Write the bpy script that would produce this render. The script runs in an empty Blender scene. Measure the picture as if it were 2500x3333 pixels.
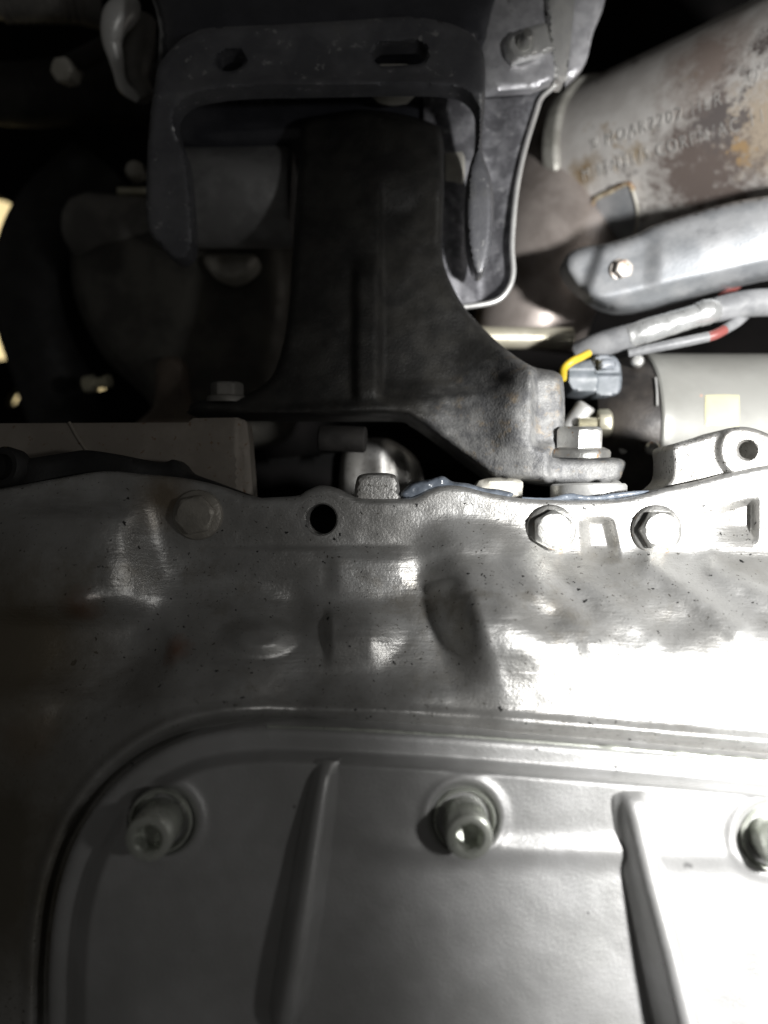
import bpy, math, random
import numpy as np
from mathutils import Vector, Matrix
from mathutils.geometry import delaunay_2d_cdt
random.seed(7); np.random.seed(7)

# ------------------------------------------------------------------ frame of reference
# The camera lies under the car and looks straight up.  Millimetres: u right, v up in the
# picture, w towards the camera; the oil-pan flange lies at w = 0, the camera at w = D.
S, D, ZC = 0.09, 222.0, 250.0
def loc(px, py, w):
    k = (D - w) / D
    return np.array([(px - 1250.0) * S * k, -(py - 1666.5) * S * k, w])
def world(a):
    a = np.asarray(a, float).reshape(-1, 3)
    return np.stack([-a[:, 0], a[:, 1], ZC + D - a[:, 2]], 1) / 1000.0
def mmpx(w): return S * (D - w) / D

scene = bpy.context.scene
col = scene.collection

# ------------------------------------------------------------------ camera
cam_d = bpy.data.cameras.new('camera'); cam = bpy.data.objects.new('camera', cam_d); col.objects.link(cam)
cam.location = (0, 0, ZC / 1000.0); cam.rotation_euler = (0, math.pi, 0)
cam_d.sensor_fit = 'VERTICAL'; cam_d.sensor_height = 36.0
cam_d.lens = 36.0 * D / (3333 * S)
cam_d.clip_start = 0.005; cam_d.clip_end = 20
cam_d.dof.use_dof = True; cam_d.dof.focus_distance = (D + 3) / 1000.0
cam_d.dof.aperture_fstop = cam_d.lens / 4.4      # a phone's wide pupil
scene.camera = cam

# ------------------------------------------------------------------ world and lamps
wd = bpy.data.worlds.new('World'); scene.world = wd; wd.use_nodes = True
bg = wd.node_tree.nodes['Background']; bg.inputs[0].default_value = (1.0, 0.97, 0.92, 1); bg.inputs[1].default_value = 0.030
scene.view_settings.view_transform = 'Standard'; scene.view_settings.look = 'None'
scene.view_settings.exposure = 0.0; scene.view_settings.gamma = 1.0

def spot(name, pos, target, power, half_deg, blend, size, color):
    d = bpy.data.lights.new(name, 'SPOT'); o = bpy.data.objects.new(name, d); col.objects.link(o)
    p = Vector(world(pos)[0]); t = Vector(world(target)[0])
    o.location = p; o.rotation_euler = (t - p).to_track_quat('-Z', 'Y').to_euler()
    d.energy = power; d.spot_size = math.radians(2 * half_deg); d.spot_blend = blend
    d.shadow_soft_size = size / 1000.0; d.color = color
    return o
TORCH = np.array([230.0, -5.0, 305.0])
spot('torch_beam', TORCH, TORCH + np.array([44.0, -44.0, -245.0]), 13.8, 50.5, 0.36, 16, (1.0, 0.99, 0.97))
spot('torch_spill', TORCH, loc(1950, 1350, 0), 0.55, 60, 1.0, 14, (1.0, 0.985, 0.96))

# ------------------------------------------------------------------ helpers
def tag(o, label=None, cat=None, group=None, kind=None):
    if label: o['label'] = label
    if cat: o['category'] = cat
    if group: o['group'] = group
    if kind: o['kind'] = kind
    return o
BASE = {}
def thing(name, at, label, cat, group=None):
    o = bpy.data.objects.new(name, None); col.objects.link(o)
    o.location = world(at)[0]; o.empty_display_size = 0.005
    BASE[o] = np.array(o.location)
    return tag(o, label, cat, group)
def build(name, verts_mm, faces, mat, parent=None, smooth=True, angle=40):
    vw = world(verts_mm)
    if parent is not None:
        org = BASE[parent]
    else:
        org = vw.mean(0)
    me = bpy.data.meshes.new(name)
    me.from_pydata((vw - org).tolist(), [], [list(map(int, f)) for f in faces])
    me.materials.append(mat)
    me.validate(); me.update()
    if smooth:
        me.polygons.foreach_set('use_smooth', [True] * len(me.polygons))
        me.set_sharp_from_angle(angle=math.radians(angle))
    o = bpy.data.objects.new(name, me); col.objects.link(o)
    if parent is not None:
        o.parent = parent
    else:
        o.location = org
    BASE[o] = org if parent is None else BASE[parent]
    return o
def spline(pts, n=8, closed=False):
    P = np.array(pts, float); m = len(P); out = []
    rng = range(m) if closed else range(m - 1)
    for i in rng:
        p0 = P[(i - 1) % m] if (closed or i > 0) else P[i]
        p1 = P[i]; p2 = P[(i + 1) % m]
        p3 = P[(i + 2) % m] if (closed or i < m - 2) else p2
        for k in range(n):
            t = k / n
            out.append(0.5 * ((2 * p1) + (-p0 + p2) * t + (2 * p0 - 5 * p1 + 4 * p2 - p3) * t * t + (-p0 + 3 * p1 - 3 * p2 + p3) * t ** 3))
    if not closed: out.append(P[-1])
    return np.array(out)
def resample(P, step, closed=True):
    P = np.array(P, float)
    if closed: P = np.vstack([P, P[:1]])
    seg = np.linalg.norm(np.diff(P, axis=0), axis=1); L = np.concatenate([[0], np.cumsum(seg)])
    n = max(8, int(L[-1] / step)); s = np.linspace(0, L[-1], n + 1)
    Q = np.stack([np.interp(s, L, P[:, i]) for i in range(P.shape[1])], 1)
    return Q[:-1] if closed else Q
def inside(pts, poly):
    x, y = pts[:, 0], pts[:, 1]; r = np.zeros(len(pts), bool)
    a = poly; b = np.roll(poly, -1, 0)
    for (x1, y1), (x2, y2) in zip(a, b):
        c = ((y1 > y) != (y2 > y))
        if not c.any(): continue
        xi = (x2 - x1) * (y - y1) / ((y2 - y1) if y2 != y1 else 1e-9) + x1
        r ^= c & (x < xi)
    return r
def polydist(pts, poly, closed=True):
    d = np.full(len(pts), 1e9)
    A = poly; B = np.roll(poly, -1, 0)
    if not closed: A = A[:-1]; B = B[:-1]
    for a, b in zip(A, B):
        ab = b - a; L = (ab ** 2).sum() + 1e-12
        t = np.clip(((pts - a) @ ab) / L, 0, 1)
        q = a + t[:, None] * ab
        d = np.minimum(d, ((pts - q) ** 2).sum(1))
    return np.sqrt(d)
def circle(cx, cy, r, n=40, ry=None, rot=0):
    ry = ry or r; a = np.linspace(0, 2 * math.pi, n, endpoint=False)
    x, y = r * np.cos(a), ry * np.sin(a); c, s = math.cos(rot), math.sin(rot)
    return np.stack([cx + x * c - y * s, cy + x * s + y * c], 1)
def relief(name, outline, wfun, thick, mat, parent=None, step=14, holes=(), edge=None, angle=40, hole_thick=None, bstep=None, dense=()):
    """a plate with shaped face: outline and holes in picture points, wfun(x, y) in mm, its rim
    carried straight back by 'thick' mm; edge=(radius_px, drop_mm) rounds the border."""
    outline = resample(outline, bstep or step * 0.8)
    holes = [np.array(h) for h in holes]
    loops = [outline] + holes
    x0, y0 = outline.min(0); x1, y1 = outline.max(0)
    gx, gy = np.meshgrid(np.arange(x0, x1, step), np.arange(y0, y1, step * 0.87))
    gx = gx + (np.arange(gx.shape[0]) % 2)[:, None] * step * 0.5
    g = np.stack([gx.ravel(), gy.ravel()], 1)
    for (bx0, by0, bx1, by1, st) in dense:
        g = g[~((g[:, 0] > bx0) & (g[:, 0] < bx1) & (g[:, 1] > by0) & (g[:, 1] < by1))]
        hx, hy = np.meshgrid(np.arange(bx0, bx1, st), np.arange(by0, by1, st)); hx = hx + (np.arange(hx.shape[0]) % 2)[:, None] * st * .5
        g = np.vstack([g, np.stack([hx.ravel(), hy.ravel()], 1)])
    ok = inside(g, outline)
    for h in holes: ok &= ~inside(g, h)
    g = g[ok]
    dmin = polydist(g, outline)
    for h in holes: dmin = np.minimum(dmin, polydist(g, h))
    g = g[dmin > step * 0.55]
    pts = np.vstack(loops + [g]); edges = []; k = 0
    for l in loops:
        n = len(l); edges += [(k + i, k + (i + 1) % n) for i in range(n)]; k += n
    r = delaunay_2d_cdt([Vector(p) for p in pts], edges, [], 0, 1e-6)
    P = np.array([(v.x, v.y) for v in r[0]]); F = np.array([f for f in r[2]])
    c = P[F].mean(1); keep = inside(c, outline)
    for h in holes: keep &= ~inside(c, h)
    F = F[keep]
    w = np.asarray(wfun(P[:, 0], P[:, 1]), float) * np.ones(len(P))
    if edge:
        er, ed = edge; d = polydist(P, outline)
        for h in holes:
            if edge and len(edge) == 2: d = np.minimum(d, polydist(P, h) * 1.6)
        t = np.clip(1 - d / er, 0, 1); w = w - ed * (1 - np.sqrt(np.maximum(0, 1 - t * t)))
    verts = np.array([loc(a, b, ww) for (a, b), ww in zip(P, w)]); faces = [tuple(f[::-1]) for f in F]
    allv = [verts]; nb = len(verts)
    # border loops (input order is kept through orig indices)
    omap = {}
    for i, o in enumerate(r[3]):
        for q in o: omap[q] = i
    k = 0
    for li, l in enumerate(loops):
        n = len(l); idx = [omap[k + i] for i in range(n)]; k += n
        th = thick if li == 0 else (hole_thick or thick)
        back = verts[idx].copy(); back[:, 2] -= th
        allv.append(back)
        for i in range(n):
            a, b = idx[i], idx[(i + 1) % n]; faces.append((a, b, nb + (i + 1) % n, nb + i))
        nb += n
    return build(name, np.vstack(allv), faces, mat, parent, True, angle)
def frame(axis):
    a = np.array(axis, float); a /= np.linalg.norm(a)
    h = np.array([0, 0, 1.0]) if abs(a[2]) < 0.9 else np.array([0, 1.0, 0])
    x = np.cross(h, a); x /= np.linalg.norm(x); return x, np.cross(a, x), a
def lathe(name, base, axis, prof, mat, parent=None, n=40, angle=35, sides=None, rot=0.0, cap=True):
    """profile [(radius, height[, hexness])] turned about an axis; hexness 1 makes that ring a hexagon"""
    x, y, a = frame(axis); base = np.array(base, float); V = []; F = []
    for p in prof:
        r, h = p[0], p[1]; hx = p[2] if len(p) > 2 else 0
        for i in range(n):
            t = 2 * math.pi * i / n + rot
            rr = r
            if hx:
                q = (t - rot) % (math.pi / 3) - math.pi / 6
                rr = r * (1 - hx) + hx * min(r / math.cos(q), r * 1.13)
            V.append(base + a * h + rr * (math.cos(t) * x + math.sin(t) * y))
    m = len(prof)
    for j in range(m - 1):
        for i in range(n):
            F.append((j * n + i, j * n + (i + 1) % n, (j + 1) * n + (i + 1) % n, (j + 1) * n + i))
    if cap:
        F.append(tuple(range(n - 1, -1, -1))); F.append(tuple((m - 1) * n + i for i in range(n)))
    return build(name, np.array(V), F, mat, parent, True, angle)
def tube(name, pts, rad, mat, parent=None, n=14, sub=8, jitter=0.0, flat=1.0, angle=60):
    """pts (px, py, w) joined by a smooth curve; rad one radius in mm or one per point"""
    P = np.array([loc(*p) for p in pts]); R = np.array(rad if hasattr(rad, '__len__') else [rad] * len(P), float)
    Q = spline(np.hstack([P, R[:, None]]), sub); C, r = Q[:, :3], np.abs(Q[:, 3])
    T = np.gradient(C, axis=0); V = []; F = []; prev = None
    for i in range(len(C)):
        t = T[i] / (np.linalg.norm(T[i]) + 1e-9)
        if prev is None: x, y, _ = frame(t)
        else:
            x = prev - t * (prev @ t); x /= np.linalg.norm(x); y = np.cross(t, x)
        prev = x
        for k in range(n):
            a = 2 * math.pi * k / n; j = 1 + jitter * random.uniform(-1, 1)
            V.append(C[i] + r[i] * j * (math.cos(a) * x + flat * math.sin(a) * y))
    m = len(C)
    for i in range(m - 1):
        for k in range(n):
            F.append((i * n + k, i * n + (k + 1) % n, (i + 1) * n + (k + 1) % n, (i + 1) * n + k))
    F.append(tuple(range(n - 1, -1, -1))); F.append(tuple((m - 1) * n + k for k in range(n)))
    return build(name, np.array(V), F, mat, parent, True, angle)
def ss(a, b, x):
    t = np.clip((x - a) / (b - a), 0, 1); return t * t * (3 - 2 * t)
_G = np.random.RandomState(3).rand(64, 64) * 2 - 1
def vn(x, y, s):
    x = np.asarray(x) / s + 7.3; y = np.asarray(y) / s + 3.1
    i, j = np.floor(x).astype(int), np.floor(y).astype(int); f, g = x - i, y - j
    f = f * f * (3 - 2 * f); g = g * g * (3 - 2 * g)
    h = lambda a, b: _G[a % 64, b % 64]
    return (h(i, j) * (1 - f) + h(i + 1, j) * f) * (1 - g) + (h(i, j + 1) * (1 - f) + h(i + 1, j + 1) * f) * g
def gs(x, c, s): return np.exp(-((x - c) / s) ** 2)

# ------------------------------------------------------------------ materials
def mat(name, c1, c2, metal=0.0, rough=0.5, scale=80, bump=0.15, fine=900, rvar=0.12, specks=None, patches=None, stretch=None, coat=0.0, spec=0.5, thr=(0.42, 0.6)):
    m = bpy.data.materials.new(name); m.use_nodes = True; nt = m.node_tree; N = nt.nodes; Lk = nt.links
    b = N['Principled BSDF']; tc = N.new('ShaderNodeTexCoord'); src = tc.outputs['Object']
    def noise(sc, det=6, vec=None, rough_=0.6):
        n = N.new('ShaderNodeTexNoise'); n.inputs['Scale'].default_value = sc; n.inputs['Detail'].default_value = det
        n.inputs['Roughness'].default_value = rough_; Lk.new(vec or src, n.inputs['Vector']); return n.outputs['Fac']
    def ramp(f, a, bb, ca, cb):
        r = N.new('ShaderNodeValToRGB'); r.color_ramp.elements[0].position = a; r.color_ramp.elements[1].position = bb
        r.color_ramp.elements[0].color = (*ca, 1); r.color_ramp.elements[1].color = (*cb, 1); Lk.new(f, r.inputs[0]); return r.outputs[0]
    def mix(f, a, bb):
        x = N.new('ShaderNodeMix'); x.data_type = 'RGBA'; Lk.new(f, x.inputs[0])
        for s, v in ((6, a), (7, bb)):
            if isinstance(v, tuple): x.inputs[s].default_value = (*v, 1)
            else: Lk.new(v, x.inputs[s])
        return x.outputs[2]
    n1 = noise(scale); c = ramp(n1, thr[0], thr[1], c1, c2)
    if patches:                                        # (colour, scale, lo, hi)
        for pc, ps, lo, hi in patches:
            c = mix(ramp(noise(ps, 8, None, 0.7), lo, hi, (0, 0, 0), (1, 1, 1)), c, pc)
    if specks:                                         # (colour, scale, lo, hi)
        for pc, ps, lo, hi in specks:
            c = mix(ramp(noise(ps, 2), lo, hi, (0, 0, 0), (1, 1, 1)), c, pc)
    Lk.new(c, b.inputs['Base Color'])
    b.inputs['Metallic'].default_value = metal
    b.inputs['Specular IOR Level'].default_value = spec
    if coat: b.inputs['Coat Weight'].default_value = coat; b.inputs['Coat Roughness'].default_value = 0.15
    mr = N.new('ShaderNodeMapRange'); mr.inputs[1].default_value = 0.3; mr.inputs[2].default_value = 0.7
    mr.inputs[3].default_value = max(0.03, rough - rvar); mr.inputs[4].default_value = min(1, rough + rvar)
    Lk.new(noise(scale * 2.3), mr.inputs[0]); Lk.new(mr.outputs[0], b.inputs['Roughness'])
    h = noise(fine, 3)
    if stretch:
        mp = N.new('ShaderNodeMapping'); mp.inputs['Scale'].default_value = stretch; Lk.new(src, mp.inputs[0])
        h2 = noise(1.0, 5, mp.outputs[0])
        ma = N.new('ShaderNodeMath'); ma.operation = 'MULTIPLY_ADD'; ma.inputs[1].default_value = 1.6; Lk.new(h2, ma.inputs[0]); Lk.new(h, ma.inputs[2]); h = ma.outputs[0]
    bp = N.new('ShaderNodeBump'); bp.inputs['Strength'].default_value = bump; bp.inputs['Distance'].default_value = 0.0006
    Lk.new(h, bp.inputs['Height']); Lk.new(bp.outputs[0], b.inputs['Normal'])
    return m
def emit(name, c, s):
    m = bpy.data.materials.new(name); m.use_nodes = True; N = m.node_tree.nodes; e = N.new('ShaderNodeEmission')
    e.inputs[0].default_value = (*c, 1); e.inputs[1].default_value = s
    m.node_tree.links.new(e.outputs[0], N['Material Output'].inputs[0]); return m

ALU = mat('cast_aluminium', (.46, .455, .44), (.60, .60, .59), .7, .42, 55, .25, 1300, .08,
          specks=[((.05, .05, .05), 420, .70, .73), ((.16, .15, .13), 950, .66, .72)],
          patches=[((.36, .335, .29), 38, .56, .72)], stretch=(90, 900, 300))
ALU2 = mat('cover_aluminium', (.47, .47, .465), (.54, .54, .54), .5, .42, 40, .22, 1700, .07,
           specks=[((.10, .10, .10), 260, .765, .79)])
ALU3 = mat('rough_aluminium', (.42, .41, .39), (.58, .575, .56), .65, .45, 90, .4, 1500, .1,
           specks=[((.12, .115, .10), 900, .62, .68)])
PLATE = mat('machined_plate', (.28, .25, .215), (.34, .305, .265), .25, .6, 60, .12, 1500, .06, specks=[((.22, .15, .10), 500, .64, .70)])
STEEL = mat('zinc_steel', (.50, .50, .48), (.64, .64, .62), .8, .34, 120, .12, 1800, .08, specks=[((.40, .26, .16), 420, .66, .72)])
FLG = mat('shaded_flange_steel', (.26, .26, .25), (.38, .375, .36), .7, .42, 120, .2, 1500, .08, specks=[((.36, .24, .15), 380, .62, .70)])  # darkened colour stands in for shading on the sloped bolt flange
CAPST = mat('plated_steel', (.48, .50, .45), (.62, .64, .58), .5, .30, 150, .08, 1600, .06)
BLACK = mat('black_cast_iron', (.014, .014, .013), (.030, .029, .027), .15, .55, 70, .55, 1300, .1,
            patches=[((.075, .075, .075), 120, .60, .78)])
BLUEGR = mat('worn_bracket_foot', (.10, .105, .115), (.23, .235, .25), .35, .55, 140, .5, 1500, .1,
             patches=[((.33, .235, .14), 160, .60, .72), ((.42, .42, .42), 220, .66, .76)])
def worn_iron():
    # black iron whose foot end is worn bare, dusty and rust-spotted
    m = mat('worn_black_iron', (.017, .0166, .0155), (.036, .0345, .031), .15, .55, 70, .5, 1300, .1, patches=[((.055, .055, .055), 120, .60, .78)])
    nt = m.node_tree; N = nt.nodes; L = nt.links; b = N['Principled BSDF']; old = b.inputs['Base Color'].links[0].from_socket
    src = mat('bare_foot', (.17, .175, .185), (.36, .36, .37), .3, .5, 140, .5, 1500, .1, patches=[((.40, .29, .18), 150, .57, .66), ((.10, .10, .105), 110, .6, .7)])
    def noise(sc, d=6):
        n = N.new('ShaderNodeTexNoise'); n.inputs['Scale'].default_value = sc; n.inputs['Detail'].default_value = d; n.inputs['Roughness'].default_value = .7
        L.new(tc.outputs['Object'], n.inputs['Vector']); return n.outputs['Fac']
    def ramp(f, a, c, ca, cb):
        r = N.new('ShaderNodeValToRGB'); e = r.color_ramp.elements; e[0].position = a; e[1].position = c; e[0].color = (*ca, 1); e[1].color = (*cb, 1); L.new(f, r.inputs[0]); return r.outputs[0]
    def mix(f, a, c):
        x = N.new('ShaderNodeMix'); x.data_type = 'RGBA'; L.new(f, x.inputs[0]); L.new(a, x.inputs[6]); L.new(c, x.inputs[7]); return x.outputs[2]
    bpy.data.materials.remove(src)
    tc = N.new('ShaderNodeTexCoord'); g = N.new('ShaderNodeVectorMath'); g.operation = 'DISTANCE'; L.new(tc.outputs['Object'], g.inputs[0]); g.inputs[1].default_value = FOOT
    ad = N.new('ShaderNodeMath'); ad.operation = 'MULTIPLY_ADD'; L.new(noise(90), ad.inputs[0]); ad.inputs[1].default_value = .030; L.new(g.outputs['Value'], ad.inputs[2])
    mask = ramp(ad.outputs[0], .030, .064, (1, 1, 1), (0, 0, 0))
    bare = ramp(noise(140), .4, .62, (.15, .152, .158), (.36, .36, .355))
    rust = N.new('ShaderNodeRGB'); rust.outputs[0].default_value = (.38, .31, .225, 1)
    bare = mix(ramp(noise(170, 8), .56, .70, (0, 0, 0), (1, 1, 1)), bare, rust.outputs[0])
    L.new(mix(mask, old, bare), b.inputs['Base Color']); return m
FOOT = tuple(world(loc(1800, 1470, -16))[0] - world(loc(1300, 1000, -50))[0])
IRON = worn_iron()
PAINT = mat('black_paint', (.12, .122, .135), (.18, .182, .195), .2, .45, 60, .15, 1200, .1,
            patches=[((.36, .36, .36), 230, .60, .65), ((.20, .20, .19), 50, .6, .8)], coat=.15)
GLOSS = mat('gloss_black_paint', (.05, .052, .062), (.075, .077, .09), .3, .3, 50, .03, 600, .05, coat=.4)
RUBBER = mat('black_rubber', (.012, .012, .012), (.022, .022, .022), 0, .6, 90, .2, 1000, .1)
ZINC = mat('galvanised_sheet', (.54, .54, .57), (.74, .74, .77), .4, .42, 160, .16, 900, .1,
           patches=[((.55, .55, .56), 330, .58, .68), ((.12, .12, .13), 120, .62, .74)])
ZINCD = mat('mottled_sheet', (.17, .17, .185), (.36, .36, .385), .4, .45, 130, .2, 900, .1, patches=[((.52, .52, .54), 260, .58, .68), ((.07, .07, .08), 70, .56, .70)])
ZINCB = mat('bright_sheet', (.68, .68, .67), (.80, .80, .78), .5, .36, 140, .1, 900, .08)
CAT = mat('scorched_stainless', (.56, .535, .51), (.67, .65, .625), .3, .48, 60, .08, 1300, .08, spec=.35,
          patches=[((.145, .125, .118), 34, .58, .66), ((.36, .27, .17), 60, .63, .72), ((.42, .40, .37), 230, .65, .70)])
def add_spot(m, origin, centre, r0, r1, colour, nscale, namp):
    # a stain with a shape of its own: noisy blob round one place of the surface
    nt = m.node_tree; N = nt.nodes; L = nt.links; b = N['Principled BSDF']; old = b.inputs['Base Color'].links[0].from_socket
    tc = N.new('ShaderNodeTexCoord'); n = N.new('ShaderNodeTexNoise'); n.inputs['Scale'].default_value = nscale; n.inputs['Detail'].default_value = 8; n.inputs['Roughness'].default_value = .72
    L.new(tc.outputs['Object'], n.inputs['Vector'])
    g = N.new('ShaderNodeVectorMath'); g.operation = 'DISTANCE'; L.new(tc.outputs['Object'], g.inputs[0]); g.inputs[1].default_value = tuple(world(centre)[0] - world(origin)[0])
    a = N.new('ShaderNodeMath'); a.operation = 'MULTIPLY_ADD'; L.new(n.outputs['Fac'], a.inputs[0]); a.inputs[1].default_value = namp; L.new(g.outputs['Value'], a.inputs[2])
    r = N.new('ShaderNodeMapRange'); r.inputs[1].default_value = r0 + namp * .5; r.inputs[2].default_value = r1 + namp * .5; r.inputs[3].default_value = 1; r.inputs[4].default_value = 0; L.new(a.outputs[0], r.inputs[0])
    x = N.new('ShaderNodeMix'); x.data_type = 'RGBA'; L.new(r.outputs[0], x.inputs[0]); L.new(old, x.inputs[6]); x.inputs[7].default_value = (*colour, 1); L.new(x.outputs[2], b.inputs['Base Color'])
CO = loc(2200, 420, -110)
PIPE = mat('brown_exhaust_pipe', (.27, .235, .215), (.40, .355, .33), .5, .45, 50, .1, 900, .08)
SHIELD = mat('aluminised_shield', (.33, .345, .365), (.46, .47, .485), .5, .48, 70, .12, 900, .08,
             patches=[((.55, .55, .55), 110, .62, .76), ((.23, .235, .25), 60, .6, .75)])
RUST = mat('rusty_edge', (.20, .10, .04), (.62, .56, .42), .2, .6, 260, .3, 900, .1)
STARTER = mat('starter_paint', (.30, .30, .28), (.345, .345, .325), .15, .42, 40, .05, 600, .05, specks=[((.55, .36, .28), 180, .72, .76)])
CREAM = mat('cream_label', (.62, .585, .34), (.66, .63, .40), 0, .5, 60, .05, 600)
DARKCAP = mat('dark_end_cap', (.028, .025, .024), (.055, .048, .043), .2, .5, 90, .2, 900, .1)
TAPE = mat('silver_tape', (.58, .59, .59), (.74, .75, .75), .6, .32, 120, .5, 350, .1)
CONDUIT = mat('grey_conduit', (.22, .225, .235), (.34, .345, .355), .05, .5, 100, .2, 500, .1)
CONN = mat('connector_plastic', (.16, .18, .20), (.24, .26, .29), 0, .42, 120, .1, 700, .1)
YELLOW = mat('yellow_insulation', (.72, .50, .03), (.78, .56, .05), 0, .4, 100, .05, 500)
RED = mat('red_insulation', (.30, .085, .075), (.36, .13, .12), 0, .4, 100, .05, 500)
SEAL = mat('blue_grey_sealant', (.15, .175, .215), (.20, .23, .275), 0, .28, 200, .3, 500, .12, coat=.3)
DARK = mat('grimy_dark_metal', (.018, .017, .016), (.036, .034, .032), .1, .65, 60, .2, 800, .1, spec=.25)
GRIME = mat('dull_grey_casting', (.17, .165, .155), (.26, .25, .23), .3, .55, 60, .2, 900, .1)
PALE = mat('pale_casting', (.50, .48, .42), (.62, .60, .54), .3, .5, 90, .15, 900, .1)
WHITE = mat('lit_hook_white', (.78, .78, .76), (.85, .85, .83), .2, .35, 90, .1, 900, .08)  # white colour stands in for torch light on the bare metal hook
HOUS = mat('oily_housing', (.07, .067, .06), (.12, .115, .10), .2, .5, 50, .2, 700, .1)
STUD = mat('yellow_zinc', (.55, .52, .38), (.68, .65, .52), .6, .35, 100, .1, 900, .08)
BAY = mat('gap_shade_black', (.006, .006, .006), (.011, .010, .010), 0, .9, 20, .1, 300, .05, spec=.06)  # near-black colour, so the gaps between parts look unlit
GLOWM = emit('warm_garage_glow', (1.0, .80, .42), 1.1)  # glows in place of a surface lit by garage light

# ------------------------------------------------------------------ the setting: engine bay behind everything, a near-black sheet that keeps the gaps dark
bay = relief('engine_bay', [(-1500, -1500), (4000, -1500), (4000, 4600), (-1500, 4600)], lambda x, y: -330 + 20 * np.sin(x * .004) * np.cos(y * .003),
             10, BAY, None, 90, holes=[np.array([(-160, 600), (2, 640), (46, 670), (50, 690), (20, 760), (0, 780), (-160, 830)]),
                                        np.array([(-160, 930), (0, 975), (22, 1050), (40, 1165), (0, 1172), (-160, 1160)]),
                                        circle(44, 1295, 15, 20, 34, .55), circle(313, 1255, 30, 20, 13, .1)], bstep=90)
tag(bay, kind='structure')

# ------------------------------------------------------------------ oil sump: upper pan
PAN_TOP = spline([(-160, 1615), (0, 1590), (163, 1562), (336, 1534), (461, 1543), (597, 1556), (705, 1580), (822, 1617), (900, 1618), (972, 1612),
                  (1000, 1596), (1045, 1580), (1095, 1588), (1135, 1606), (1180, 1622), (1330, 1621), (1390, 1596), (1440, 1581), (1505, 1583), (1590, 1604),
                  (1700, 1622), (1800, 1627), (1900, 1627), (2010, 1624), (2090, 1610), (2160, 1590), (2278, 1564), (2381, 1537), (2500, 1514), (2700, 1490)], 6)
COVER = np.vstack([spline([(150, 3560), (158, 3333), (160, 3150), (180, 2950), (235, 2760), (330, 2600), (450, 2485), (590, 2408), (730, 2374), (870, 2362)], 6)[:-1],
                   spline([(870, 2362), (1150, 2372), (1500, 2393), (1900, 2424), (2300, 2458), (2720, 2496)], 4), [(2720, 3560)]])
BOLTS = [(632, 1684), (1793, 1725), (2137, 1725)]
def pan_w(x, y):
    p = np.stack([x, y], 1)
    yy = y + 26 * vn(x, x * 0, 260) * ss(1800, 1900, y)
    av = lambda X, Y: sum(np.interp(yy + o, X, Y) for o in (-24, -16, -8, 0, 8, 16, 24)) / 7
    L = av([1500, 1785, 1800, 1905, 1935, 2000, 2055, 2110, 2200, 2290, 3600], [0, 0, .7, 2.6, 4, 8.5, 12, 14.5, 18.5, 26, 34])
    R = av([1500, 1800, 1850, 1950, 2060, 2130, 2220, 2290, 3600], [0, 0, 4, 14, 23, 26.5, 27.7, 28.5, 36])
    # the right half stands prouder: a rounded shoulder runs down from the flange, fluted on its dark flank
    xc = 1425 + .30 * (y - 1700); fl = 4 * np.sin((y + .5 * x) * .075) * ss(1740, 1800, y) * (1 - ss(1930, 2000, y))
    k = ss(xc - 130 + fl, xc + 60 + fl, x); w = L * (1 - k) + R * k
    ya = y - .0014 * np.minimum(0, x - xc - 70) ** 2 - .0006 * np.maximum(0, x - xc - 70) ** 2
    w += 7.5 * k * (1 - ss(xc + 110, xc + 430, x)) * ss(1668, 1800, ya) * (1 - ss(1950, 2250, y))
    # bulge at the left up to the flange edge, scalloped round the bolt
    w += 13 * np.exp(-((x - 230) / 260) ** 4 - np.abs((y - 1810) / 210) ** 3) * ss(1560, 1700, y)
    d = np.hypot(x - 655, y - 1690); w *= ss(95, 270, d)
    # cast pads
    w += 4.0 * ss(1, .3, np.hypot((x - 840) / 150, (y - 2075) / 75)) + 4.5 * ss(1048, 1085, x) * (1 - ss(1200, 1330, x)) * ss(1960, 2040, y) * (1 - ss(2070, 2200, y))
    w += 1.6 * ss(1050, 1110, x) * (1 - ss(1300, 1390, x)) * ss(1770, 1830, y) * (1 - ss(1890, 1960, y))
    # recess left of the pads and corner fold at far left
    w -= 7 * (1 - ss(430, 640, x + .15 * (y - 2000))) * ss(1930, 2060, y)
    w += 3 * (1 - ss(40, 230, x - .03 * (y - 2200))) * ss(1780, 2400, y)
    w -= 5 * (1 - ss(-100, 150, x)) * ss(1750, 2350, y)
    w += 2.2 * gs(x, 270, 50) * gs(y, 1965, 50) + 2.5 * gs(x, 565, 35) * gs(y, 2110, 80)
    # diagonal casting ridges
    for (x1, y1, x2, y2, hgt, s) in ((1690, 1830, 1930, 2090, 2.2, 48), (2120, 1830, 2400, 2050, 2.8, 42), (2330, 1850, 2620, 2010, 2.2, 40), (1880, 1880, 2120, 2070, 1.4, 40)):
        t = np.clip(((x - x1) * (x2 - x1) + (y - y1) * (y2 - y1)) / ((x2 - x1) ** 2 + (y2 - y1) ** 2), 0, 1)
        dd = np.hypot(x - x1 - t * (x2 - x1), y - y1 - t * (y2 - y1)); w += hgt * np.exp(-(dd / s) ** 2)
    w += .8 * ss(1776, 1792, y) * (1 - ss(1860, 1905, y)) * ss(640, 760, x) * (1 - ss(1250, 1400, x))
    # wave between the two pads and soft dents right of the shoulder
    w += 2.6 * gs(x, 960, 70) * gs(y, 2000, 90) * -1 + 2.0 * gs(x, 640, 60) * gs(y, 2160, 80) - 2.4 * gs(x, 1800, 90) * gs(y, 2010, 60) - 2.0 * gs(x, 2180, 110) * gs(y, 2040, 50)
    # pockets in the flange
    pk = ss(1876, 1926, x - .06 * (y - 1690)) * (1 - ss(1955, 2002, x - .22 * (y - 1690))) * ss(1680, 1706, y) * (1 - ss(1770, 1850, y)); w -= 4.0 * pk
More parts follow.
